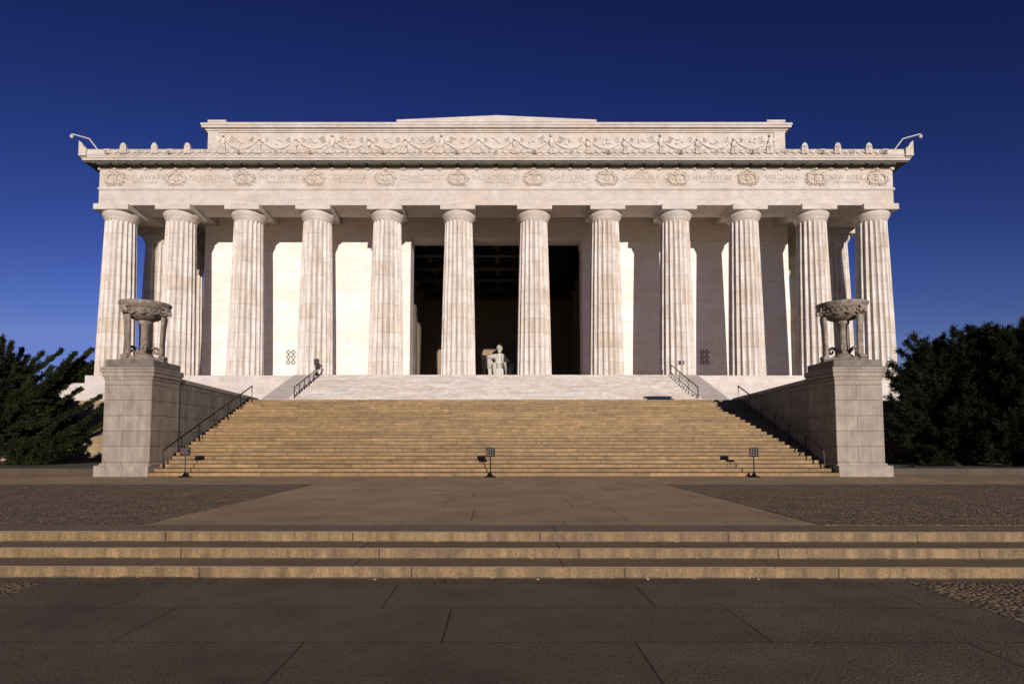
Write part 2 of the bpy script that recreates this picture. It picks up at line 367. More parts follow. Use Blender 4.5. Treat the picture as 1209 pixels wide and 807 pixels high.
# ------------------------------------------------------------------ piers, cheek walls, terrace walls, urns
def pier(s, label):
    t = thing('stone_pier', (s*15.7, 26.5, 0), label, 'pier', 'piers flanking the stairs')
    a, b = 1.02, 1.1
    bevel(MB().box(-a-.2*(1 if s < 0 else .2)-.02, a+.2*(1 if s > 0 else .2)+.02, -b-.2, b, -.1, .46).build('plinth', M['pier'], t), .02)
    MB().prism_y([(-a-.1, .46), (-a, .56), (a, .56), (a+.1, .46)], -b-.08, b-.1).build('plinth_moulding', M['pier'], t)
    bevel(MB().box(-a, a, -b, b, .55, 4.13).build('shaft', M['pier'], t), .015)
    m = MB(); m.box(-a-.04, a+.04, -b-.04, b, 4.13, 4.26); m.box(-a-.10, a+.10, -b-.10, b+.04, 4.26, 4.44); m.box(-a-.14, a+.14, -b-.14, b+.08, 4.44, 4.68)
    bevel(m.build('cornice', M['pier'], t), .02)
    bevel(MB().box(-a-.02, a+.02, -b-.02, b, 4.68, 5.0).build('cap_slab', M['pier_top'], t), .03)
    # chevron panel of fine carved grooves on the front
    m = MB()
    for kx in range(11): m.box(-.55+kx*.1, -.53+kx*.1, -b-.006, -b+.01, .7, 3.95)
    if s > 0: m.build('reeded_panel', M['pier'], t)
    return t
pier(-1, 'tall granite pier left of the stairs beneath the left stone urn')
pier(1, 'tall granite pier right of the stairs beneath the right stone urn')
for s, lab in ((-1, 'grey granite side wall joined to the left pier beside the stairs'), (1, 'shaded granite side wall joined to the right pier beside the stairs')):
    t = thing('stair_side_wall', (s*15.7, 27.6, 0), lab, 'wall', 'side walls of the stairs')
    x0, x1 = -.98, .98
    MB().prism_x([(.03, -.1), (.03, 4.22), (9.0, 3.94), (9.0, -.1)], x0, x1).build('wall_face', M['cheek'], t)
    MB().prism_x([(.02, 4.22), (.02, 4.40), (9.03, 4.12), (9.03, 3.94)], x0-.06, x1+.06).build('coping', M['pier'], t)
for s, lab in ((-1, 'tan granite retaining wall behind the left tree and pier'), (1, 'dark shaded granite retaining wall behind the right tree')):
    t = thing('retaining_wall', (s*16.7, 36, 0), lab, 'wall', 'terrace retaining walls')
    xs = sorted((0, s*40))
    MB().box(xs[0], xs[1], 0, 1.2, -.1, 3.7).build('wall_face', M['terrace_wall'], t)
    MB().box(xs[0], xs[1], -.12, 1.2, 3.7, 3.94).build('coping', M['terrace_wall'], t)
    MB().box(xs[0], xs[1], -.2, 0, -.1, .5).build('footing', M['terrace_wall'], t)
terr = MB()
terr.box(-56, -14.6, 36.63, 130, 3.0, 3.936); terr.box(14.6, 56, 36.63, 130, 3.0, 3.936); terr.box(-14.6, 14.6, 43.25, 130, 3.0, 3.936)
struct(terr.build('terrace_ground', M['grass']))
struct(MB().box(-60, -17.2, 26.6, 36.2, -.1, .26).build('planting_ground', M['soil']))
struct(MB().box(17.2, 60, 26.6, 36.2, -.1, .26).build('planting_ground', M['soil']))
for s, lab in ((-1, 'low grey granite kerb in front of the left tree'), (1, 'low dark granite kerb in front of the right tree')):
    xs = sorted((s*17.15, s*60))
    tag(bevel(MB().box(xs[0], xs[1], 26.35, 26.6, -.1, .30).build('planting_kerb', M['kerb']), .02), lab, 'kerb')

def urn(x, y, z, mir, label):
    t = thing('tripod_urn', (x, y, z), label, 'urn', 'stone urns on the piers')
    n3 = [(.98*math.cos(a), .98*math.sin(a)) for a in [R(d) for d in (232, 258, 352, 18, 112, 138)]]
    if mir: n3 = [(-a, b) for a, b in n3]
    m = MB(); n = 6
    for z0, z1, sc in ((0, .10, 1.0), (.10, .20, .86)):
        vs = [(a*sc, b*sc, zz) for zz in (z0, z1) for a, b in n3]
        m.add(vs, [tuple(range(n))[::-1], tuple(range(n, 2*n))] + [(i, (i+1) % n, (i+1) % n+n, i+n) for i in range(n)])
    bevel(m.build('triangular_base', M['urn'], t), .02)
    m = MB(); m.smooth = True
    m.lathe([(.40, .2), (.42, .28), (.30, .36), (.20, .5), (.155, 1.1), (.175, 1.68), (.29, 1.77), (.27, 1.88)], 20)
    m.build('stem', M['urn'], t)
    m = MB(); m.smooth = True
    m.lathe([(.05, 1.86), (.30, 1.88), (.50, 1.94), (.70, 2.05), (.83, 2.19), (.88, 2.33), (.91, 2.34), (.99, 2.50), (1.06, 2.60), (1.05, 2.66), (.96, 2.64), (.8, 2.45), (.3, 2.2), (0.001, 2.15)], 40)
    bowl = m.build('bowl', M['urn'], t)
    m = MB()
    for i in range(26):
        a = 2*math.pi*i/26; m.ball((.95*math.cos(a), .95*math.sin(a), 2.44), (.035, .035, .06), 6, 4)
    for i in range(26):
        a = 2*math.pi*(i+.5)/26; m.ball((.87*math.cos(a), .87*math.sin(a), 2.26), (.05, .05, .045), 6, 4)
    pts_ = []
    for i in range(61):
        a = 2*math.pi*i/60; pts_.append((.845*math.cos(a), .845*math.sin(a), 2.13+.045*math.sin(a*12)))
    m.tube(pts_, .03, 5)
    m.build('relief_band', M['urn'], bowl)
    for d in (245, 5, 125):
        a = R(d); dx, dy = math.cos(a), math.sin(a)
        if mir: dx = -dx
        rad = Vector((dx, dy, 0)); tan = Vector((-dy, dx, 0))
        m = MB()
        prof = [(.76, .12, .21, .12), (.77, .3, .165, .08), (.78, .9, .155, .065), (.81, 1.6, .17, .065), (.84, 2.05, .20, .08)]
        vs = []
        for r0, zz, hw, th in prof:
            for u, v in ((-hw, -th), (hw, -th), (hw, th), (-hw, th)):
                p = rad*(r0+v) + tan*u; vs.append((p.x, p.y, zz))
        k = len(prof)
        m.add(vs, [(0,1,2,3), tuple(range(4*k-4, 4*k))] + [(i*4+j, i*4+(j+1) % 4, i*4+4+(j+1) % 4, i*4+4+j) for i in range(k-1) for j in range(4)])
        lg = bevel(m.build('leg', M['urn'], t), .03)
        m = MB(); m.smooth = True
        c = rad*.90
        m.ball((c.x, c.y, 2.30), (.17, .17, .20), 10, 8)
        c2 = rad*1.06; m.ball((c2.x, c2.y, 2.20), (.09, .09, .11), 8, 6)
        for sgn in (-1, 1):
            pts = []
            for q in range(11):
                an = q*.55; rr = .15*(1-q*.06)
                p = rad*(.88+rr*math.cos(an)*.9) + tan*sgn*(.17+q*.006); pts.append((p.x, p.y, 2.32+rr*math.sin(an)))
            m.tube(pts, .045, 6)
        m.build('ram_head', M['urn'], lg)
        m = MB(); m.smooth = True
        for u in (-.14, 0, .14):
            c = rad*.88 + tan*u; m.ball((c.x, c.y, .2), (.09, .09, .10), 8, 5)
        m.build('paw', M['urn'], lg)
    for d in (185, 65, 305):
        a = R(d); dx, dy = math.cos(a), math.sin(a)
        if mir: dx = -dx
        pts = []; rr = []
        for q in range(20):
            tt = q/19
            if tt < .5: u = tt/.5; px_ = .18+.40*u; pz = .38+.34*math.sin(u*math.pi*.55)
            else:
                an = (tt-.5)/.5*5.2; rad_ = .15*(1-.65*(tt-.5)/.5); px_ = .58 + rad_*math.sin(an); pz = .57 + rad_*math.cos(an)
            pts.append((dx*px_, dy*px_, pz)); rr.append(.085-.045*tt)
        m = MB(); m.smooth = True; m.tube(pts, rr, 8); m.build('scroll', M['urn'], t)
    t.scale = (1, 1, 1.0)
    return t
urn(-15.72, 26.45, 5.0, False, 'carved stone tripod urn standing on the left pier')
urn(15.72, 26.45, 5.0, True, 'carved stone tripod urn standing on the right pier, backed by shadow')

# ------------------------------------------------------------------ the memorial building
ZF = 6.2; ZA = 18.99; ZAB = 18.55
CX = [2.84, 8.25, 13.54, 18.77, 23.89, 28.45]; CX = [-x for x in CX[::-1]] + CX
YC = 44.05
bld = site(thing('columned_memorial', (0, 44, 0), 'white marble temple with a row of fluted columns and carved frieze', 'building'))
def bp(o): o.parent = bld; o.matrix_parent_inverse = Matrix.Translation((0, -44, 0)); return o
def B(m, name, mat, parent=None, smooth=None):
    o = m.build(name, M[mat] if isinstance(mat, str) else mat, None, None, smooth)
    if parent is None: bp(o)
    else: o.parent = parent; 
    return o
# podium tiers
B(MB().box(-29.6, 29.6, 42.5, 86.5, 3.3, ZF), 'stylobate', 'podium')
B(MB().box(-31.3, 31.3, 41.7, 87.5, 3.3, 5.57), 'podium_step', 'podium')
# column
FL = 20; SEG = 6
def col_mesh(r0=1.31, r1=1.04, z1=11.72):
    me = MB(); rings = [0, .12, .25, .38, .5, .62, .75, .88, .985, 1.0]
    vs = []
    for t in rings:
        r = r0 + (r1-r0)*t + .02*math.sin(t*math.pi)
        for i in range(FL):
            for j in range(SEG):
                u = j/SEG; a = 2*math.pi*(i+u)/FL
                d = .13*r*math.sin(math.pi*u)**.8
                if t == 1.0: d *= .3
                vs.append(((r-d)*math.cos(a), (r-d)*math.sin(a), z1*t))
    n = FL*SEG
    fs = [(k*n+i, k*n+(i+1) % n, (k+1)*n+(i+1) % n, (k+1)*n+i) for k in range(len(rings)-1) for i in range(n)]
    fs += [tuple(range(n))[::-1], tuple(range((len(rings)-1)*n, len(rings)*n))]
    return me.add(vs, fs)
def make_column(z_h=None):
    root = bpy.data.objects.new('column', None); COL.objects.link(root); root.parent = bld
    sh = col_mesh().build('shaft', M['drum'], root)
    m = MB(); m.smooth = True
    m.lathe([(.99, 11.70), (1.07, 11.74), (1.07, 11.78), (1.09, 11.80), (1.09, 11.84), (1.14, 11.93), (1.22, 12.08), (1.255, 12.2), (1.26, 12.28), (1.23, 12.345)], 40)
    ec = m.build('echinus', M['marble'], root)
    m = MB(); m.box(-1.29, 1.29, -1.32, 1.32, 12.35, 12.792)
    ab = bevel(m.build('abacus', M['marble'], root), .015)
    return root
col0 = make_column(); ncol = 0
def place_col(x, y, first=[True]):
    if first[0]: c = col0; first[0] = False
    else:
        c = col0.copy(); COL.objects.link(c); c.parent = bld
        for ch in list(col0.children):
            d = ch.copy(); COL.objects.link(d); d.parent = c
    c.location = (x, y-44, ZF); c['group'] = 'fluted columns'
    return c
for x in CX: place_col(x, YC)
SYS = [YC+5.1+5.05*i for i in range(7)]
for s in (-1, 1):
    for y in SYS: place_col(s*28.45, y)
for x in (-2.95, 2.95):     # two columns standing in the doorway
    c = place_col(x, 49.8); c.scale = (.78, .78, .956)
# entablature
ent = bp(bpy.data.objects.new('entablature', None)); COL.objects.link(ent); ent.location = (0, 0, 0); ent.matrix_parent_inverse = Matrix.Translation((0, -44, 0))
HX = 29.6; YF = 43.1; YB = 86.0; TH_ = 2.4
def ring(m, o, z0, z1, inn=TH_):      # frame around the plan, projecting o
    m.box(-HX-o, HX+o, YF-o, YF+inn, z0, z1)
    m.box(-HX-o, HX+o, YB-inn, YB+o, z0, z1)
    for s in (-1, 1):
        xs = sorted((s*(HX+o), s*(HX-inn))); m.box(xs[0], xs[1], YF+inn, YB-inn, z0, z1)
def E_(m, name, mat, smooth=None):
    o = m.build(name, M[mat], ent, None, smooth); return o
m = MB(); ring(m, 0, ZA, 20.12); E_(m, 'architrave', 'marble_arch')
m = MB(); ring(m, .07, 20.20, 20.32); ring(m, .03, 20.12, 20.20)
x = -HX
while x < HX:
    m.box(x, x+.10, YF-.085, YF-.03, 20.135, 20.205); x += .2
E_(m, 'bead_moulding', 'marble')
m = MB(); ring(m, 0, 20.32, 21.72); fr = E_(m, 'frieze', 'marble')
m = MB(); ring(m, .10, 21.72, 21.86)
ring(m, .80, 22.05, 22.16); ring(m, .80, 22.16, 22.2); ring(m, .86, 22.2, 22.30)
cor = E_(m, 'cornice', 'marble')
m = MB(); ring(m, .70, 21.94, 22.049); m.build('soffit', M['soffit_shade'], cor)
m = MB(); m.prism_x([(YF-.86, 22.30), (YF-.92, 22.42), (YF-.86, 22.50), (YF-.84, 22.80), (YF-.88, 22.84), (YF-.5, 22.84), (YF-.5, 22.30)], -HX-.88, HX+.88)
for s in (-1, 1):
    xs = sorted((s*(HX+.86), s*(HX+.5))); m.box(xs[0], xs[1], YF-.5, YB+.8, 22.30, 22.83)
sima = E_(m, 'gutter_parapet', 'marble')
# mutules with guttae under the cornice soffit, small lit drops at frieze top
m = MB(); g = MB()
pos4 = []
for a, b in zip(CX[:-1], CX[1:]): pos4 += [a+(b-a)*q/4 for q in range(4)]
pos4 += [CX[-1], CX[0]-1.15, CX[-1]+1.15]; pos4.sort()
for a, b in zip(pos4[:-1], pos4[1:]):
    m.box(a+.14, b-.14, YF-.66, YF-.08, 21.86, 21.935)
    n = 6; wd = (b-a-.28)
    for i in range(n):
        for j in range(3):
            cx_ = a+.14+wd*(i+.5)/n; cy = YF-.58+.2*j
            m.box(cx_-.045, cx_+.045, cy-.045, cy+.045, 21.81, 21.862)
    m.box(a-.10, a+.10, YF-.72, YF-.62, 21.87, 21.94)
for a in pos4:
    g.lathe([(.001, -.03), (.10, -.02), (.12, 0), (.12, .10)], 10, (a, YF-.03, 21.66))
for s in (-1, 1):
    y = YF+.4
    while y < YB:
        xs = sorted((s*(HX+.66), s*(HX+.08))); m.box(xs[0], xs[1], y, y+1.0, 21.86, 21.935); y += 1.28
m.build('mutule_course', M['soffit_shade'], cor); g.build('frieze_drops', M['marble'], fr)
# reliefs on the gutter: lion heads over columns, rosettes at mid bay, antefixes at the quarters
def antefix(x):
    m = MB(); pts = []
    for i in range(13):
        t = math.pi*i/12; pts.append((-.23*math.cos(t)*(1-.12*math.sin(t)), 22.86+.42*math.sin(t)**.8))
    pts = [(-.23, 22.5)] + pts + [(.23, 22.5)]
    m.prism_y([(p[0]+x, p[1]) for p in pts], YF-1.0, YF-.84)
    for q in (-2, -1, 0, 1, 2):
        m.tube([(x, YF-1.01, 22.6), (x+q*.085, YF-1.02, 23.08-.03*abs(q))], .028, 5)
    for sg in (-1, 1): m.torus((x+sg*.17, YF-.98, 22.56), .08, .035, 10, 5)
    return m
def scrolls(m, x, sg):
    # running spiral tendril
    pts = []
    for i in range(22):
        t = i/21; pts.append((x+sg*(.30+.75*t), YF-.93, 22.56+.09*math.sin(t*math.pi*3)))
    m.tube(pts, .035, 5)
    for q, zz in ((.42, 22.66), (.68, 22.50), (.92, 22.66)):
        m.torus((x+sg*q, YF-.93, zz), .065, .028, 8, 4)
sc = MB()
for a, b in zip(CX[:-1], CX[1:]):
    for q in (.25, .75):
        xx = a+(b-a)*q
        antefix(xx).build('antefix', M['marble'], sima); scrolls(sc, xx, 1); scrolls(sc, xx, -1)
    rx = (a+b)/2; r = MB(); r.torus((rx, YF-.93, 22.6), .15, .045, 14, 6); r.ball((rx, YF-.94, 22.6), (.07, .06, .07), 8, 6); r.build('rosette', M['marble'], sima)
sc.build('scroll_relief', M['marble'], sima)
for x in CX:
    m = MB(); m.smooth = True
    m.ball((x, YF-.96, 22.62), (.22, .16, .20), 12, 8); m.ball((x, YF-1.12, 22.62), (.10, .12, .07), 10, 6); m.ball((x, YF-1.08, 22.47), (.09, .10, .04), 10, 5)
    for sg in (-1, 1): m.ball((x+sg*.16, YF-.97, 22.76), .06, 8, 5); m.ball((x+sg*.22, YF-.92, 22.58), (.08, .07, .14), 8, 5)
    lh = m.build('lion_head', M['marble'], sima)
    mm_ = MB().ball((x, YF-1.10, 22.535), (.08, .12, .035), 8, 5); mm_.build('spout_mouth', M['engraved'], lh)
for s in (-1, 1):
    m = MB(); pts = [(0, 22.29), (0, 23.42), (.12, 23.33), (.26, 23.18), (.36, 22.98), (.55, 22.87), (.55, 22.29)]
    e0 = s*(HX+.93); m.prism_y([(e0-s*a, b) for a, b in pts], YF-1.02, YF-.82)
    xs = sorted((e0-s*.004, e0-s*.14)); m.prism_x([(YF-.82, 22.29), (YF-.82, 23.30), (YF-.6, 23.1), (YF-.4, 22.9), (YF-.4, 22.29)], xs[0], xs[1])
    m.build('corner_acroterion', M['marble'], sima)
# frieze wreaths and inscriptions
def wreath(x):
    m = MB()
    for sg in (-1, 1):
        cx_ = x+sg*.27
        m.torus((cx_, YF-.03, 21.02), .36, .09, 20, 6)
        for i in range(40):
            a = 2*math.pi*(i+random.random())/40; rr = .36+random.uniform(-.13, .15)
            m.ball((cx_+rr*math.cos(a), YF-.09, 21.02+rr*math.sin(a)*1.15), (.06, .035, .045), 5, 3)
        m.ball((cx_, YF-.02, 21.02), (.14, .05, .15), 8, 5)
    for i in range(70):
        a = random.uniform(0, 6.28); r_ = random.uniform(.62, 1.0)
        m.ball((x+r_*math.cos(a)*.92, YF-.02, 21.02+math.sin(a)*r_*.56), (.07, .05, .05), 5, 3)
    for sg in (-1, 1): m.tube([(x, YF-.02, 20.62), (x+sg*.3, YF-.03, 20.50), (x+sg*.62, YF-.02, 20.54)], .035, 5)
    return m.build('wreath_pair', M['relief'], fr)
for x in CX: wreath(x)
def text_mesh(s, width, height, x, z, y, mat, parent, name='inscription'):
    cu = bpy.data.curves.new('t', 'FONT'); cu.body = s; cu.size = 1; cu.extrude = .02; cu.align_x = 'CENTER'; cu.resolution_u = 3; cu.space_character = 1.15
    to = bpy.data.objects.new('t', cu); COL.objects.link(to)
    bpy.context.view_layer.update()
    me = bpy.data.meshes.new_from_object(to.evaluated_get(bpy.context.evaluated_depsgraph_get()))
    bpy.data.objects.remove(to)
    xs = [v.co.x for v in me.vertices]; ys = [v.co.y for v in me.vertices]
    w0 = max(xs)-min(xs); h0 = max(ys)-min(ys); cx_ = (max(xs)+min(xs))/2; y0 = min(ys)
    for v in me.vertices:
        v.co = Vector(((v.co.x-cx_)*width/w0+x, y-v.co.z*1.0, (v.co.y-y0)*height/h0+z))
    me.materials.clear(); me.materials.append(mat); me.name = name
    o = bpy.data.objects.new(name, me); COL.objects.link(o); o.parent = parent
    return o
names = [('', 'DELAWARE', 'MDCCLXXXVII', 2.9), ('', 'PENNSYLVANIA', 'MDCCLXXXVII', 3.1), ('', 'NEW JERSEY', 'MDCCLXXXVII', 2.9), ('', 'GEORGIA', 'MDCCLXXXVIII', 2.5),
         ('', 'CONNECTICUT', 'MDCCLXXXVIII', 3.3), ('', 'MASSACHUSETTS', 'MDCCLXXXVIII', 3.4), ('', 'MARYLAND', 'MDCCLXXXVIII', 2.9), ('SOUTH', 'CAROLINA', 'MDCCLXXXVIII', 2.6),
         ('NEW', 'HAMPSHIRE', 'MDCCLXXXVIII', 2.9), ('', 'VIRGINIA', 'MDCCLXXXVIII', 2.5), ('', 'NEW YORK', 'MDCCLXXXVIII', 2.5)]
for i, (top, nm_, dt, wd) in enumerate(names):
    xm = (CX[i]+CX[i+1])/2
    text_mesh(nm_, wd, .40, xm, 20.90, YF, M['engraved'], fr)
    text_mesh(dt, 1.85, .16, xm, 20.66, YF, M['engraved'], fr)
    if top: text_mesh(top, .9 if top == 'SOUTH' else .6, .2, xm, 21.36, YF, M['engraved'], fr)
# roof slab of the colonnade, ceiling, cella
B(MB().box(-HX-.4, HX+.4, YF-.45, YB, 22.30, 22.46), 'gallery_roof', 'roof')
m = MB(); m.box(-HX+TH_, HX-TH_, YF+TH_, 48.75, 20.6, 20.8)
for s in (-1, 1):
    xs = sorted((s*(HX-TH_), s*24.3)); m.box(xs[0], xs[1], 48.75, YB-TH_, 20.6, 20.8)
for x in (-23.89, 23.89, -18.77, 18.77, -13.54, 13.54, -8.25, 8.25): m.box(x-.55, x+.55, YF+TH_, 48.72, 19.5, 20.6)
B(m, 'gallery_ceiling', 'ceil')
CW = 24.4; YW = 48.7; OP = 7.18
m = MB()
for s in (-1, 1):
    xs = sorted((s*OP, s*CW)); m.box(xs[0], xs[1], YW, YW+1.9, ZF, 22.3)
    xs = sorted((s*CW, s*(CW-1.5))); m.box(xs[0], xs[1], YW+1.9, 77.5, ZF, 22.3)
m.box(-OP, OP, YW+.01, YW+1.89, 18.43, 22.3)
wl = B(m, 'cella_wall', 'marble_wall')
m = MB()
for s in (-1, 1):      # capital band of the doorway piers
    xs = sorted((s*(OP-.06), s*(OP+1.15))); m.box(xs[0], xs[1], YW-.06, YW+1.95, 17.95, 18.43)
m.build('doorway_capital', M['marble_wall'], wl)
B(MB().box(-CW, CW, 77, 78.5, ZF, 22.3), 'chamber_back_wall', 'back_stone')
for s in (-1, 1):
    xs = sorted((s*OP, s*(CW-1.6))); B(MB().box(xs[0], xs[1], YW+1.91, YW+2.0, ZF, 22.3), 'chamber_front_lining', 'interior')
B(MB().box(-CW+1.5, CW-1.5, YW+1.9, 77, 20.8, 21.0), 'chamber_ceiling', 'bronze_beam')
m = MB()
for i in range(6): m.box(-CW+1.6, CW-1.6, 52.5+i*4.4, 53.3+i*4.4, 19.6, 20.8)
for i in range(-8, 9): m.box(i*2.3-.2, i*2.3+.2, 50.7, 76.9, 20.0, 20.79)
B(m, 'ceiling_beam', 'bronze_beam')
m = MB()
for i in range(4):
    for j in range(-8, 8): m.box(j*2.3+.5, j*2.3+1.8, 54.6+i*4.4, 55.8+i*4.4, 20.74, 20.795)
B(m, 'ceiling_panel', 'panel')
for s in (-1, 1):
    for y in (54, 58.2, 62.4, 66.6):
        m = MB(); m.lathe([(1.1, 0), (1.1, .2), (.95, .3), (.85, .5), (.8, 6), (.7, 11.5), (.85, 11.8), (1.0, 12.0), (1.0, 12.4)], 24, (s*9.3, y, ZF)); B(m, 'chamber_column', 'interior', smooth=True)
B(MB().box(-HX, HX, YW-6.0, 86.2, ZF-.3, ZF+.004), 'portico_floor', 'marble')
# attic
att = bp(bpy.data.objects.new('attic', None)); COL.objects.link(att); att.matrix_parent_inverse = Matrix.Translation((0, -44, 0))
YA = 48.0; CW = 24.05
bevel(MB().box(-CW, CW, YA, 74, 22.3, 27.15).build('attic_wall', M['marble'], att), .01)
m = MB(); m.box(-CW-.06, CW+.06, YA-.06, 74, 22.5, 24.0); m.build('attic_base', M['marble'], att)
m = MB(); m.box(-CW-.10, CW+.10, YA-.10, 74.1, 27.15, 27.28); m.box(-CW-.20, CW+.20, YA-.2, 74.2, 27.28, 27.42); m.box(-CW-.42, CW+.42, YA-.42, 74.4, 27.42, 27.60); m.box(-CW-.48, CW+.48, YA-.48, 74.4, 27.60, 27.78)
bevel(m.build('attic_cornice', M['marble'], att), .01)
m = MB(); m.box(-CW-.05, CW+.05, YA-.05, 74, 27.78, 28.05)
m.box(-CW-.08, -22.6, YA-.08, YA+3, 28.05, 28.24); m.box(22.6, CW+.08, YA-.08, YA+3, 28.05, 28.24)
m.build('attic_parapet', M['marble_arch'], att)
m = MB(); m.prism_y([(-8.35, 28.05), (-8.35, 28.24), (0, 28.62), (8.35, 28.24), (8.35, 28.05)], YA-.1, 74); m.build('roof_gable', M['marble_arch'], att)
sw = MB(); sp = 3.04
peaks = [(-7+i)*sp - sp/2 + 0 for i in range(0)]
peaks = [(i-7.5)*sp for i in range(16)]
for i, a in enumerate(peaks):
    eagle = abs(round(a/ (sp*1.5)) % 2) == 1 and abs(abs(a/(sp*1.5)) - round(abs(a/(sp*1.5)))) < .01
    # garland to the next peak
    if i < 15:
        pts = []; rr = []
        for q in range(17):
            t = q/16; pts.append((a+.18+(sp-.36)*t, YA-.02-.04*math.sin(t*math.pi), 26.55-.75*math.sin(t*math.pi)**.8)); rr.append(.05+.08*math.sin(t*math.pi))
        sw.tube(pts, rr, 7)
        for q in range(30):
            t = (q+.5)/30; zz = 26.55-.75*math.sin(t*math.pi)**.8
            sw.ball((a+.18+(sp-.36)*t, YA-.08, zz+random.uniform(-.1, .1)), (.09, .05, .08), 5, 3)
        for q in range(5): sw.ball((a+sp/2+random.uniform(-.35, .35), YA-.06, 26.45+random.uniform(-.25, .25)), (.12, .04, .10), 6, 4)
    big = (i % 3) == 0 or False
    big = abs(abs(a)-4.56) < .1 or abs(abs(a)-13.68) < .1 or abs(abs(a)-22.8) < .1
    wz = .35 if big else .0; wl_ = 1.15 if big else .85
    for sg in (-1, 1):
        for fth in range(5 if big else 4):
            zt = 26.80+wz*.3-fth*.12
            sw.tube([(a+sg*.10, YA-.05, 26.35+wz*.3), (a+sg*wl_*.55, YA-.08, zt), (a+sg*(wl_-.1*fth), YA-.04, zt-.30)], [.07, .055, .02], 5)
        sw.tube([(a+sg*.08, YA-.06, 26.1), (a+sg*.35, YA-.05, 25.6), (a+sg*.45, YA-.04, 24.9)], [.04, .05, .03], 5)
    sw.ball((a, YA-.12, 26.15+wz*.5), (.20, .13, .42 if big else .24), 8, 6)
    sw.ball((a, YA-.16, 26.55+wz), (.13, .12, .13), 8, 5)
sw.smooth = True
sw.build('garland_relief', M['relief2'], att)
for s in (-1, 1):
    xs = sorted((s*CW, s*(CW-.9))); MB().box(xs[0], xs[1], YA-.09, YA, 24.0, 27.14).build('corner_pilaster', M['marble'], att)

# ------------------------------------------------------------------ bronze wall grilles
def grille(x, label):
    t = site(thing('ventilation_grille', (x, 48.685, 8.4), label, 'grille', 'grilles on the wall'))
    m = MB()
    for i in (-1, 1):
        for j in (-1, 0, 1):
            for q in range(4):
                a = q*math.pi/2
                m.ball((i*.20+.13*math.cos(a), -.02, j*.42+.15*math.sin(a)), (.055, .02, .055), 6, 4)
            m.torus((i*.20, -.015, j*.42), .14, .022, 16, 5)
    m.build('ring_lattice', M['dark'], t)
grille(-17.0, 'dark ring lattice grille on the sunlit wall, left of the doorway')
grille(17.2, 'dark ring lattice grille on the shaded wall, right of the doorway')

# ------------------------------------------------------------------ seated statue
st = thing('seated_statue', (.25, 74.4, ZF), 'white marble statue of a seated man in the dark doorway', 'statue'); st.scale = (1.155, 1.155, 1.155); site(st)
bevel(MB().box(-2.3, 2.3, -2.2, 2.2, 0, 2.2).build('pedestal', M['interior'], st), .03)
m = MB()
m.box(-1.25, 1.25, -.7, 1.3, 2.2, 3.75); m.box(-1.5, 1.2, 1.0, 1.35, 3.7, 4.9)
for s in (-1, 1):
    ax_, az_ = (1.72, 4.62) if s < 0 else (1.32, 4.12)
    m.box(s*ax_-.20, s*ax_+.20, -1.05, 1.3, 2.2, az_); m.box(s*ax_-.25, s*ax_+.25, -1.12, 1.3, az_, az_+.18)
bevel(m.build('chair', M['statue'], st), .04)
def skin(name, verts, edges, radii, mat, parent, sub=2):
    me = bpy.data.meshes.new(name); me.from_pydata(verts, edges, []); me.materials.append(mat)
    o = bpy.data.objects.new(name, me); COL.objects.link(o); o.parent = parent
    bm = bmesh.new(); bm.from_mesh(me); bm.verts.layers.skin.verify(); bm.to_mesh(me); bm.free()
    md = o.modifiers.new('skin', 'SKIN'); md.use_smooth_shade = True
    for i, r in enumerate(radii): me.skin_vertices[0].data[i].radius = (r, r) if not isinstance(r, tuple) else r
    me.skin_vertices[0].data[0].use_root = True
    sb = o.modifiers.new('sub', 'SUBSURF'); sb.levels = sub; sb.render_levels = sub
    return o
V = [(0, .35, 3.95), (0, .35, 4.4), (0, .25, 4.95), (.02, .15, 5.35), (.03, .08, 5.62),
     (-.36, .0, 4.02), (-.58, -1.05, 4.22), (-.56, -1.25, 3.4), (-.5, -1.1, 2.45), (-.5, -1.55, 2.32),
     (.36, .0, 4.02), (.66, -1.1, 4.26), (.78, -1.45, 3.4), (.74, -1.5, 2.45), (.78, -1.95, 2.32),
     (-.55, .18, 5.22), (-1.15, .12, 5.08), (-1.62, -.55, 5.02), (-1.85, -1.1, 5.02),
     (.52, .18, 5.22), (.80, .1, 4.75), (1.0, -.6, 4.55), (1.12, -1.15, 4.5)]
Ed = [(0,1), (1,2), (2,3), (3,4), (0,5), (5,6), (6,7), (7,8), (8,9), (0,10), (10,11), (11,12), (12,13), (13,14), (2,15), (15,16), (16,17), (17,18), (2,19), (19,20), (20,21), (21,22)]
Rd = [(.48, .36), (.43, .33), (.50, .36), (.26, .24), .17, .33, .25, .21, .15, .13, .33, .25, .21, .15, .13, .27, .21, .17, .12, .27, .21, .17, .12]
body = skin('figure', V, Ed, Rd, M['statue'], st)
m = MB(); m.smooth = True
m.ball((0, .0, 5.98), (.28, .34, .40), 16, 12); m.ball((0, -.15, 5.78), (.23, .22, .20), 12, 8)
m.tube([(0, -.30, 6.08), (0, -.42, 5.96), (0, -.33, 5.92)], [.04, .075, .04], 6)
for s in (-1, 1):
    m.ball((s*.29, .03, 5.97), (.05, .09, .11), 8, 6); m.ball((s*.11, -.29, 6.04), (.06, .05, .035), 8, 5); m.tube([(s*.04, -.33, 6.13), (s*.2, -.28, 6.13)], .035, 5)
m.tube([(-.09, -.35, 5.84), (.09, -.35, 5.84)], .03, 5)
m.build('head', M['statue'], st)
m = MB(); m.smooth = True
m.ball((0, .07, 6.10), (.32, .36, .36), 16, 10); m.ball((-.20, -.05, 6.14), (.13, .2, .16), 8, 6); m.ball((.22, .0, 6.10), (.11, .2, .18), 8, 6)
m.build('hair', M['statue'], st)
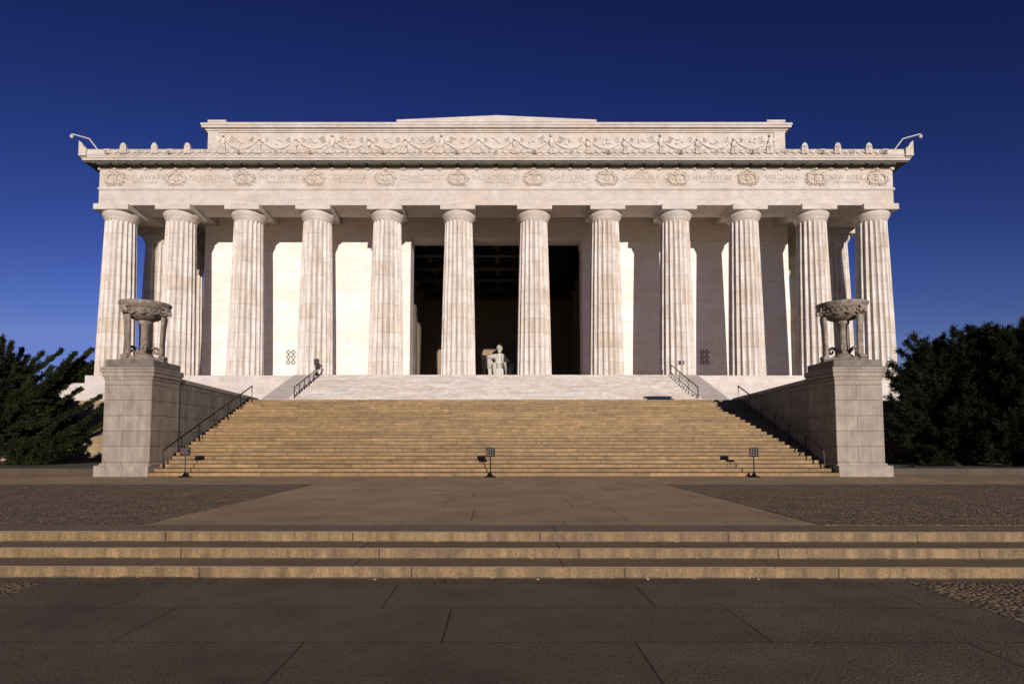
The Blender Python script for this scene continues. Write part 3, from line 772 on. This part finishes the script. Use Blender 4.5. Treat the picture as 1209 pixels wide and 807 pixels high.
m = MB(); m.smooth = True; m.ball((0, -.2, 5.64), (.20, .15, .16), 10, 6); m.build('beard', M['statue'], st)
for s in (-1, 1):
    m = MB(); m.smooth = True
    hx = -1.85 if s < 0 else 1.12; hz = 5.0-4.68 if s < 0 else 4.46-4.68
    m.ball((hx, -1.25, 4.68+hz), (.15, .2, .08), 10, 6)
    for q in range(4):
        fx = hx-.115+q*.075; m.tube([(fx, -1.37, 4.70+hz), (fx, -1.51-.02*(q in (1, 2)), 4.68+hz), (fx, -1.57, 4.50+hz)], [.045, .04, .03], 6)
    m.tube([(hx-s*.12, -1.2, 4.68+hz), (hx-s*.22, -1.31, 4.66+hz), (hx-s*.22, -1.41, 4.6+hz)], [.05, .045, .035], 6)
    m.build('hand', M['statue'], st)
m = MB(); m.smooth = True       # open coat and folds hanging over the chair
for s in (-1, 1):
    m.tube([(s*.20, -.14, 5.3), (s*.30, -.16, 4.9), (s*.34, -.14, 4.5), (s*.95, -.2, 4.0), (s*1.0, -.4, 3.2)], [.07, .10, .10, .12, .08], 8)
for q in range(6):
    x0 = -1.45+q*.09; m.tube([(x0, -.25-.02*q, 4.98), (x0+.08, -.45-.04*q, 4.5), (x0+.16, -.55, 3.7)], [.07, .09, .05], 6)
m.build('coat', M['statue'], st)

# ------------------------------------------------------------------ railings
def railing(x, y0, z0, y1, z1, n, hgt, label, mid=False, grp='handrails'):
    t = thing('handrail', (x, y0, z0), label, 'railing', grp)
    dy, dz = y1-y0, z1-z0
    MB().tube([(0, 0, 0.0), (0, 0, hgt), (0, dy, dz+hgt), (0, dy, dz)], .036, 8).build('top_rail', M['dark'], t)
    if mid: MB().tube([(0, 0, .22), (0, dy, dz+.22)], .03, 6).build('lower_rail', M['dark'], t)
    for i in range(1, n):
        q = i/n; MB().tube([(0, dy*q, dz*q-.05), (0, dy*q, dz*q+hgt)], .026, 6).build('post', M['dark'], t)
    return t
railing(-14.36, 25.85, .12, 34.9, 3.75, 6, .98, 'long dark handrail along the left side of the granite steps')
railing(14.36, 25.85, .12, 34.9, 3.75, 6, .98, 'long dark handrail along the right side of the granite steps, in shadow')
site(railing(-12.5, 36.75, 4.05, 42.35, 6.15, 6, .78, 'short double handrail on the left of the marble steps', True))
site(railing(12.6, 36.75, 4.05, 42.35, 6.15, 3, .78, 'short double handrail on the right of the marble steps', True))

# ------------------------------------------------------------------ signs
def sign(x, y, z, hgt, bw, bh, label, style, name='sign_stand'):
    t = thing(name, (x, y, z), label, 'sign')
    m = MB(); m.lathe([(.26, 0), (.24, .03), (.10, .07), (.05, .16), (.03, .22)], 14); m.smooth = True; m.build('base', M['dark'], t)
    MB().tube([(0, 0, .1), (0, 0, hgt-bh*.5)], .024, 8).build('post', M['dark'], t)
    b = bevel(MB().box(-bw/2, bw/2, -.045, -.02, hgt-bh, hgt).build('board', M['black'], t), .012)
    m = MB(); r = MB()
    if style == 'text':
        for i in range(4):
            zz = hgt-bh*(.2+.2*i); wq = (.78, .62, .70, .66)[i]
            r.box(-bw*.40, -bw*.28, -.052, -.046, zz-.018, zz+.018)
            x0 = -bw*.24
            while x0 < -bw*.24+bw*wq*.85:
                ww = random.uniform(.02, .05); m.box(x0, x0+ww, -.052, -.046, zz-.009, zz+.009); x0 += ww+.012
    else:
        for i in range(3):
            for j in range(3):
                cx_ = (i-1)*bw*.26; cz = hgt-bh*(.22+.28*j)
                m.box(cx_-.02, cx_+.02, -.052, -.046, cz-.02, cz+.02) if (i+j) % 2 == 0 else m.torus((cx_, -.05, cz), .03, .008, 10, 4)
        r.box(-bw*.45, -bw*.40, -.052, -.046, hgt-bh*.85, hgt-bh*.3)
    m.build('white_print', M['sign_white'], b); r.build('red_print', M['sign_red'], b)
    return t
sign(-12.85, 24.85, 0, 1.25, .44, .34, 'black notice sign with rows of white text before the left of the stairs', 'text')
sign(-.12, 24.85, 0, 1.22, .38, .38, 'square black pictogram sign before the middle of the stairs', 'pict')
sign(10.87, 24.85, 0, 1.22, .38, .38, 'square black pictogram sign before the right of the stairs', 'pict')
site(sign(-12.75, 41.9, 6.2, 1.12, .36, .42, 'dark sign at the top of the left marble stair rail', 'text'))
site(sign(13.5, 42.9, 6.2, 1.12, .40, .30, 'small sign on a stand right of the marble steps before the columns', 'pict'))

# ------------------------------------------------------------------ security cameras on the cornice
def seccam(s, label):
    t = site(thing('security_camera', (s*29.35, 42.6, 22.84), label, 'camera', 'roof cameras'))
    MB().tube([(0, 0, 0), (s*.15, 0, .15), (s*.78, 0, .97), (s*2.05, 0, 1.33)], .05, 8).build('arm', M['white_metal'], t)
    m = MB(); m.smooth = True; m.ball((s*2.08, -.02, 1.10), (.13, .13, .12), 12, 8); m.lathe([(.12, 0), (.14, .06), (.05, .2)], 12, (s*2.08, -.02, 1.12)); m.build('housing', M['white_metal'], t)
seccam(-1, 'white security camera on a bent pole at the left roof corner')
seccam(1, 'white security camera on a bent pole at the right roof corner')

# ------------------------------------------------------------------ trees
def blades(P0, D, n, ln, wd, spread, rg):
    """clumps of short flat needles: for every anchor n blades leaving along D with spread"""
    k = len(P0); Pn = np.repeat(P0, n, 0); Dn = np.repeat(D, n, 0)
    Dn = Dn + rg.normal(0, spread, Dn.shape); Dn /= np.linalg.norm(Dn, axis=1)[:, None]+1e-9
    Pn = Pn + rg.normal(0, ln*.35, Pn.shape)
    L = ln*rg.uniform(.6, 1.3, (len(Pn), 1)); S = rg.normal(0, 1, Dn.shape); S = np.cross(Dn, S); S /= np.linalg.norm(S, axis=1)[:, None]+1e-9
    a = Pn - S*wd*.3; b = Pn + S*wd*.3; c = Pn + Dn*L*.55 + S*wd; d = Pn + Dn*L; e = Pn + Dn*L*.55 - S*wd
    v = np.stack([a, b, c, d, e], 1).reshape(-1, 3)
    return v
def tree(name, base, height, limbs, mat, label, cat, seed, ln=.16, wd=.028, nper=9, twig_gap=.16, plume=.55, taper=.75, lift=.25, feather=False, group='evergreen trees'):
    rg = np.random.default_rng(seed); rd = random.Random(seed)
    t = thing(name, base, label, cat, group)
    tk = MB(); b = Vector(base)
    tk.tube([(0, 0, -.3), (.04, .02, height*.25), (-.05, .04, height*.55), (0, 0, height*.9)], [.26*height/7, .2*height/7, .12*height/7, .03], 9)
    P0 = []; D0 = []
    for z0, tip in limbs:
        tip = Vector(tip)-b; s0 = Vector((0, 0, z0)); v = tip-s0; Ln = v.length
        if Ln < .3: continue
        bend = Vector((0, 0, -lift*Ln*.35)); pts = []
        for q in range(7):
            u = q/6; pts.append(s0 + v*u + bend*math.sin(u*math.pi))
        tk.tube(pts, [.07*(1-u/6.5)*min(1, Ln/3)+.008 for u in range(7)], 5)
        nt_ = max(3, int(Ln/twig_gap))
        for i in range(nt_):
            u = .12+.88*(i+.5)/nt_; p = s0 + v*u + bend*math.sin(u*math.pi)
            dv = (v + bend*math.cos(u*math.pi)*math.pi).normalized()
            pr = plume*(1-taper*u)*min(1, Ln/2.5)+.05
            pr *= (.75+.5*rd.random()) if feather else (.45+1.1*rd.random()**1.3)
            for q in range(rd.choice((2, 3)) if feather else rd.choice((1, 2, 2, 3))):
                side = Vector((rd.gauss(0, 1), rd.gauss(0, 1), rd.gauss(.25, .8))); side = (side - dv*side.dot(dv)).normalized()
                td = (dv*(1.3 if feather else .8) + side*rd.uniform(.5, 1.1) + Vector((0, 0, .2))).normalized(); tl = pr*(rd.uniform(.3, 1.0)+(.9 if rd.random() < .22 else 0) if feather else rd.uniform(.5, 1.7))
                ns = max(2, int(tl/.12))
                for w_ in range(ns):
                    P0.append(p + td*tl*(w_+.6)/ns); D0.append(td)
            P0.append(p); D0.append(dv)
        for q in range(4): P0.append(tip - v.normalized()*(.06*q)); D0.append(v.normalized())
    tk.build('trunk', M['bark'], t, smooth=True)
    vv = blades(np.array(P0), np.array(D0), nper, ln, wd, .42, rg)
    n = len(vv)//5; me = bpy.data.meshes.new('crown')
    me.vertices.add(len(vv)); me.vertices.foreach_set('co', vv.ravel().astype(np.float32))
    me.loops.add(n*5); me.loops.foreach_set('vertex_index', np.arange(n*5, dtype=np.int32))
    me.polygons.add(n); me.polygons.foreach_set('loop_start', np.arange(0, n*5, 5, dtype=np.int32)); me.polygons.foreach_set('loop_total', np.full(n, 5, dtype=np.int32))
    me.update(); me.validate(); me.materials.append(mat)
    o = bpy.data.objects.new('crown', me); COL.objects.link(o); o.parent = t
    return t
rd = random.Random(3)
def fill(bx, by, base_z, height, rx, ry, n, prof):
    """limbs in every direction inside an egg-shaped envelope"""
    out = []
    for i in range(n):
        h_ = rd.uniform(.10, .93)*height; a = rd.uniform(0, 2*math.pi); rr = prof(h_/height)*rd.uniform(.7, 1.08)
        z1 = h_ + rd.uniform(.25, .9)
        out.append((max(.2, h_-.25*rr*rx*.7), (bx+math.cos(a)*rr*rx, by+math.sin(a)*rr*ry, base_z+z1)))
    return out
# left juniper with long rising plumes (tips read off the skyline)
tips = [(3, 399), (-12, 392), (-30, 398), (14, 404), (27, 412), (33, 421), (50, 416), (61, 434), (73, 413), (88, 417), (80, 432), (108, 413), (101, 430), (90, 445), (70, 452), (95, 459), (84, 472), (119, 468), (122, 482),
        (112, 492), (121, 500), (106, 512), (92, 526), (74, 534), (55, 546), (40, 548), (60, 470), (66, 500), (20, 430), (40, 445), (10, 460), (30, 480), (50, 520), (20, 520), (5, 500)]
L = P(-8, 553, 30.5)
lim = []
for i, (x_, y_) in enumerate(tips):
    Yt = 30.5 + ((i*37) % 9 - 4)*.42
    tp = P(x_, y_, Yt)
    lim.append((max(.3, min(5.6, (tp.z-.2)*.72 - .12*abs(tp.x-L.x))), tuple(tp)))
lim += fill(L.x-.5, 30.5, .2, 5.8, 2.3, 2.5, 85, lambda q: (.45+1.0*q) if q < .5 else .95-.9*(q-.5))
tree('juniper_tree', (L.x, 30.5, .2), 6.5, lim, M['leaf_l'], 'dark green juniper with rising plumes left of the left pier', 'tree', 11, ln=.12, wd=.02, nper=12, plume=.62, twig_gap=.085, lift=.35, taper=.97, feather=True)
# second mass further left, mostly outside the frame
L2 = P(-95, 553, 32)
tree('juniper_tree', (L2.x, 32, .2), 6.8, fill(L2.x, 32, .2, 6.8, 3.2, 2.8, 110, lambda q: 1-.7*q), M['leaf_l'], 'dark conifer at the far left edge behind the juniper', 'tree', 12, ln=.2, wd=.035, nper=7)
L3 = P(38, 553, 33.6)
tree('juniper_tree', (L3.x, 33.6, .2), 3.6, fill(L3.x, 33.6, .2, 3.7, 2.0, 1.3, 110, lambda q: .98 if q < .6 else .98-1.2*(q-.6)), M['leaf_r'], 'low dark bush between the left juniper and the retaining wall', 'tree', 13, ln=.15, wd=.02, nper=12, plume=.5)
# right yews
tips = [(1045, 439), (1053, 430), (1062, 414), (1057, 455), (1070, 404), (1080, 397), (1092, 402), (1104, 403), (1112, 398), (1126, 388), (1135, 394), (1144, 389), (1155, 396), (1162, 405), (1050, 470), (1048, 490), (1052, 515), (1060, 540),
        (1068, 555), (1085, 556), (1100, 552), (1120, 556), (1140, 552), (1075, 430), (1090, 450), (1110, 430), (1130, 450), (1150, 430), (1080, 490), (1105, 500), (1130, 510), (1160, 480)]
Rr = P(1128, 553, 30.3); lim = []
for i, (x_, y_) in enumerate(tips):
    Yt = 30.3 + ((i*29) % 9 - 4)*.45; tp = P(x_, y_, Yt)
    lim.append((max(.3, min(5.8, (tp.z-.2)*.75 - .1*abs(tp.x-Rr.x))), tuple(tp)))
lim += fill(Rr.x+.5, 30.3, .2, 6.3, 2.9, 2.7, 170, lambda q: .98 if q < .6 else .98-1.1*(q-.6))
tree('yew_tree', (Rr.x, 30.3, .2), 6.8, lim, M['leaf_r'], 'dense dark yew beside the right pier', 'tree', 21, ln=.15, wd=.017, nper=13, plume=.55, twig_gap=.12)
R2 = P(1208, 553, 28.8); lim = []
for x_, y_ in [(1175, 401), (1191, 386), (1183, 392), (1199, 390), (1208, 378), (1216, 372), (1230, 380), (1165, 420), (1170, 450), (1160, 520), (1175, 556), (1165, 540), (1195, 562), (1210, 566)]:
    tp = P(x_, y_, 28.8); lim.append((max(.3, min(6, (tp.z-.2)*.8)), tuple(tp)))
lim += fill(R2.x, 28.8, .2, 6.9, 2.7, 2.4, 210, lambda q: .98 if q < .6 else .98-1.1*(q-.6))
tree('yew_tree', (R2.x, 28.8, .2), 7.2, lim, M['leaf_r'], 'taller dark yew at the right edge of the view', 'tree', 22, ln=.15, wd=.017, nper=13, plume=.6, twig_gap=.12)
R3 = P(1165, 553, 34); 
tree('yew_tree', (R3.x, 34, .2), 5.2, fill(R3.x, 34, .2, 5.2, 3.6, 1.6, 200, lambda q: .98 if q < .7 else .98-1.3*(q-.7)), M['leaf_r'], 'low dark yew between the two larger right yews and the wall', 'tree', 23, ln=.2, wd=.04, nper=10, plume=.7)
# far trees beyond the building
for k_, (x_, y_, Yd, lab) in enumerate([(106, 424, 95, 'distant tree seen beside the leftmost column'), (88, 432, 100, 'distant tree behind the juniper plumes'), (1012, 412, 95, 'distant tree seen between the two rightmost columns'), (1085, 425, 100, 'distant tree hidden behind the right yew')]):
    tp = P(x_, y_, Yd); h_ = tp.z - 3.0
    tree('far_tree', (tp.x, Yd, 3.0), h_, fill(tp.x, Yd, 3.0, h_, 4.5, 4.0, 70, lambda q: 1-.65*q), M['leaf_l'], lab, 'tree', 40+k_, ln=.55, wd=.12, nper=7, twig_gap=.5, plume=1.2, group='distant trees')
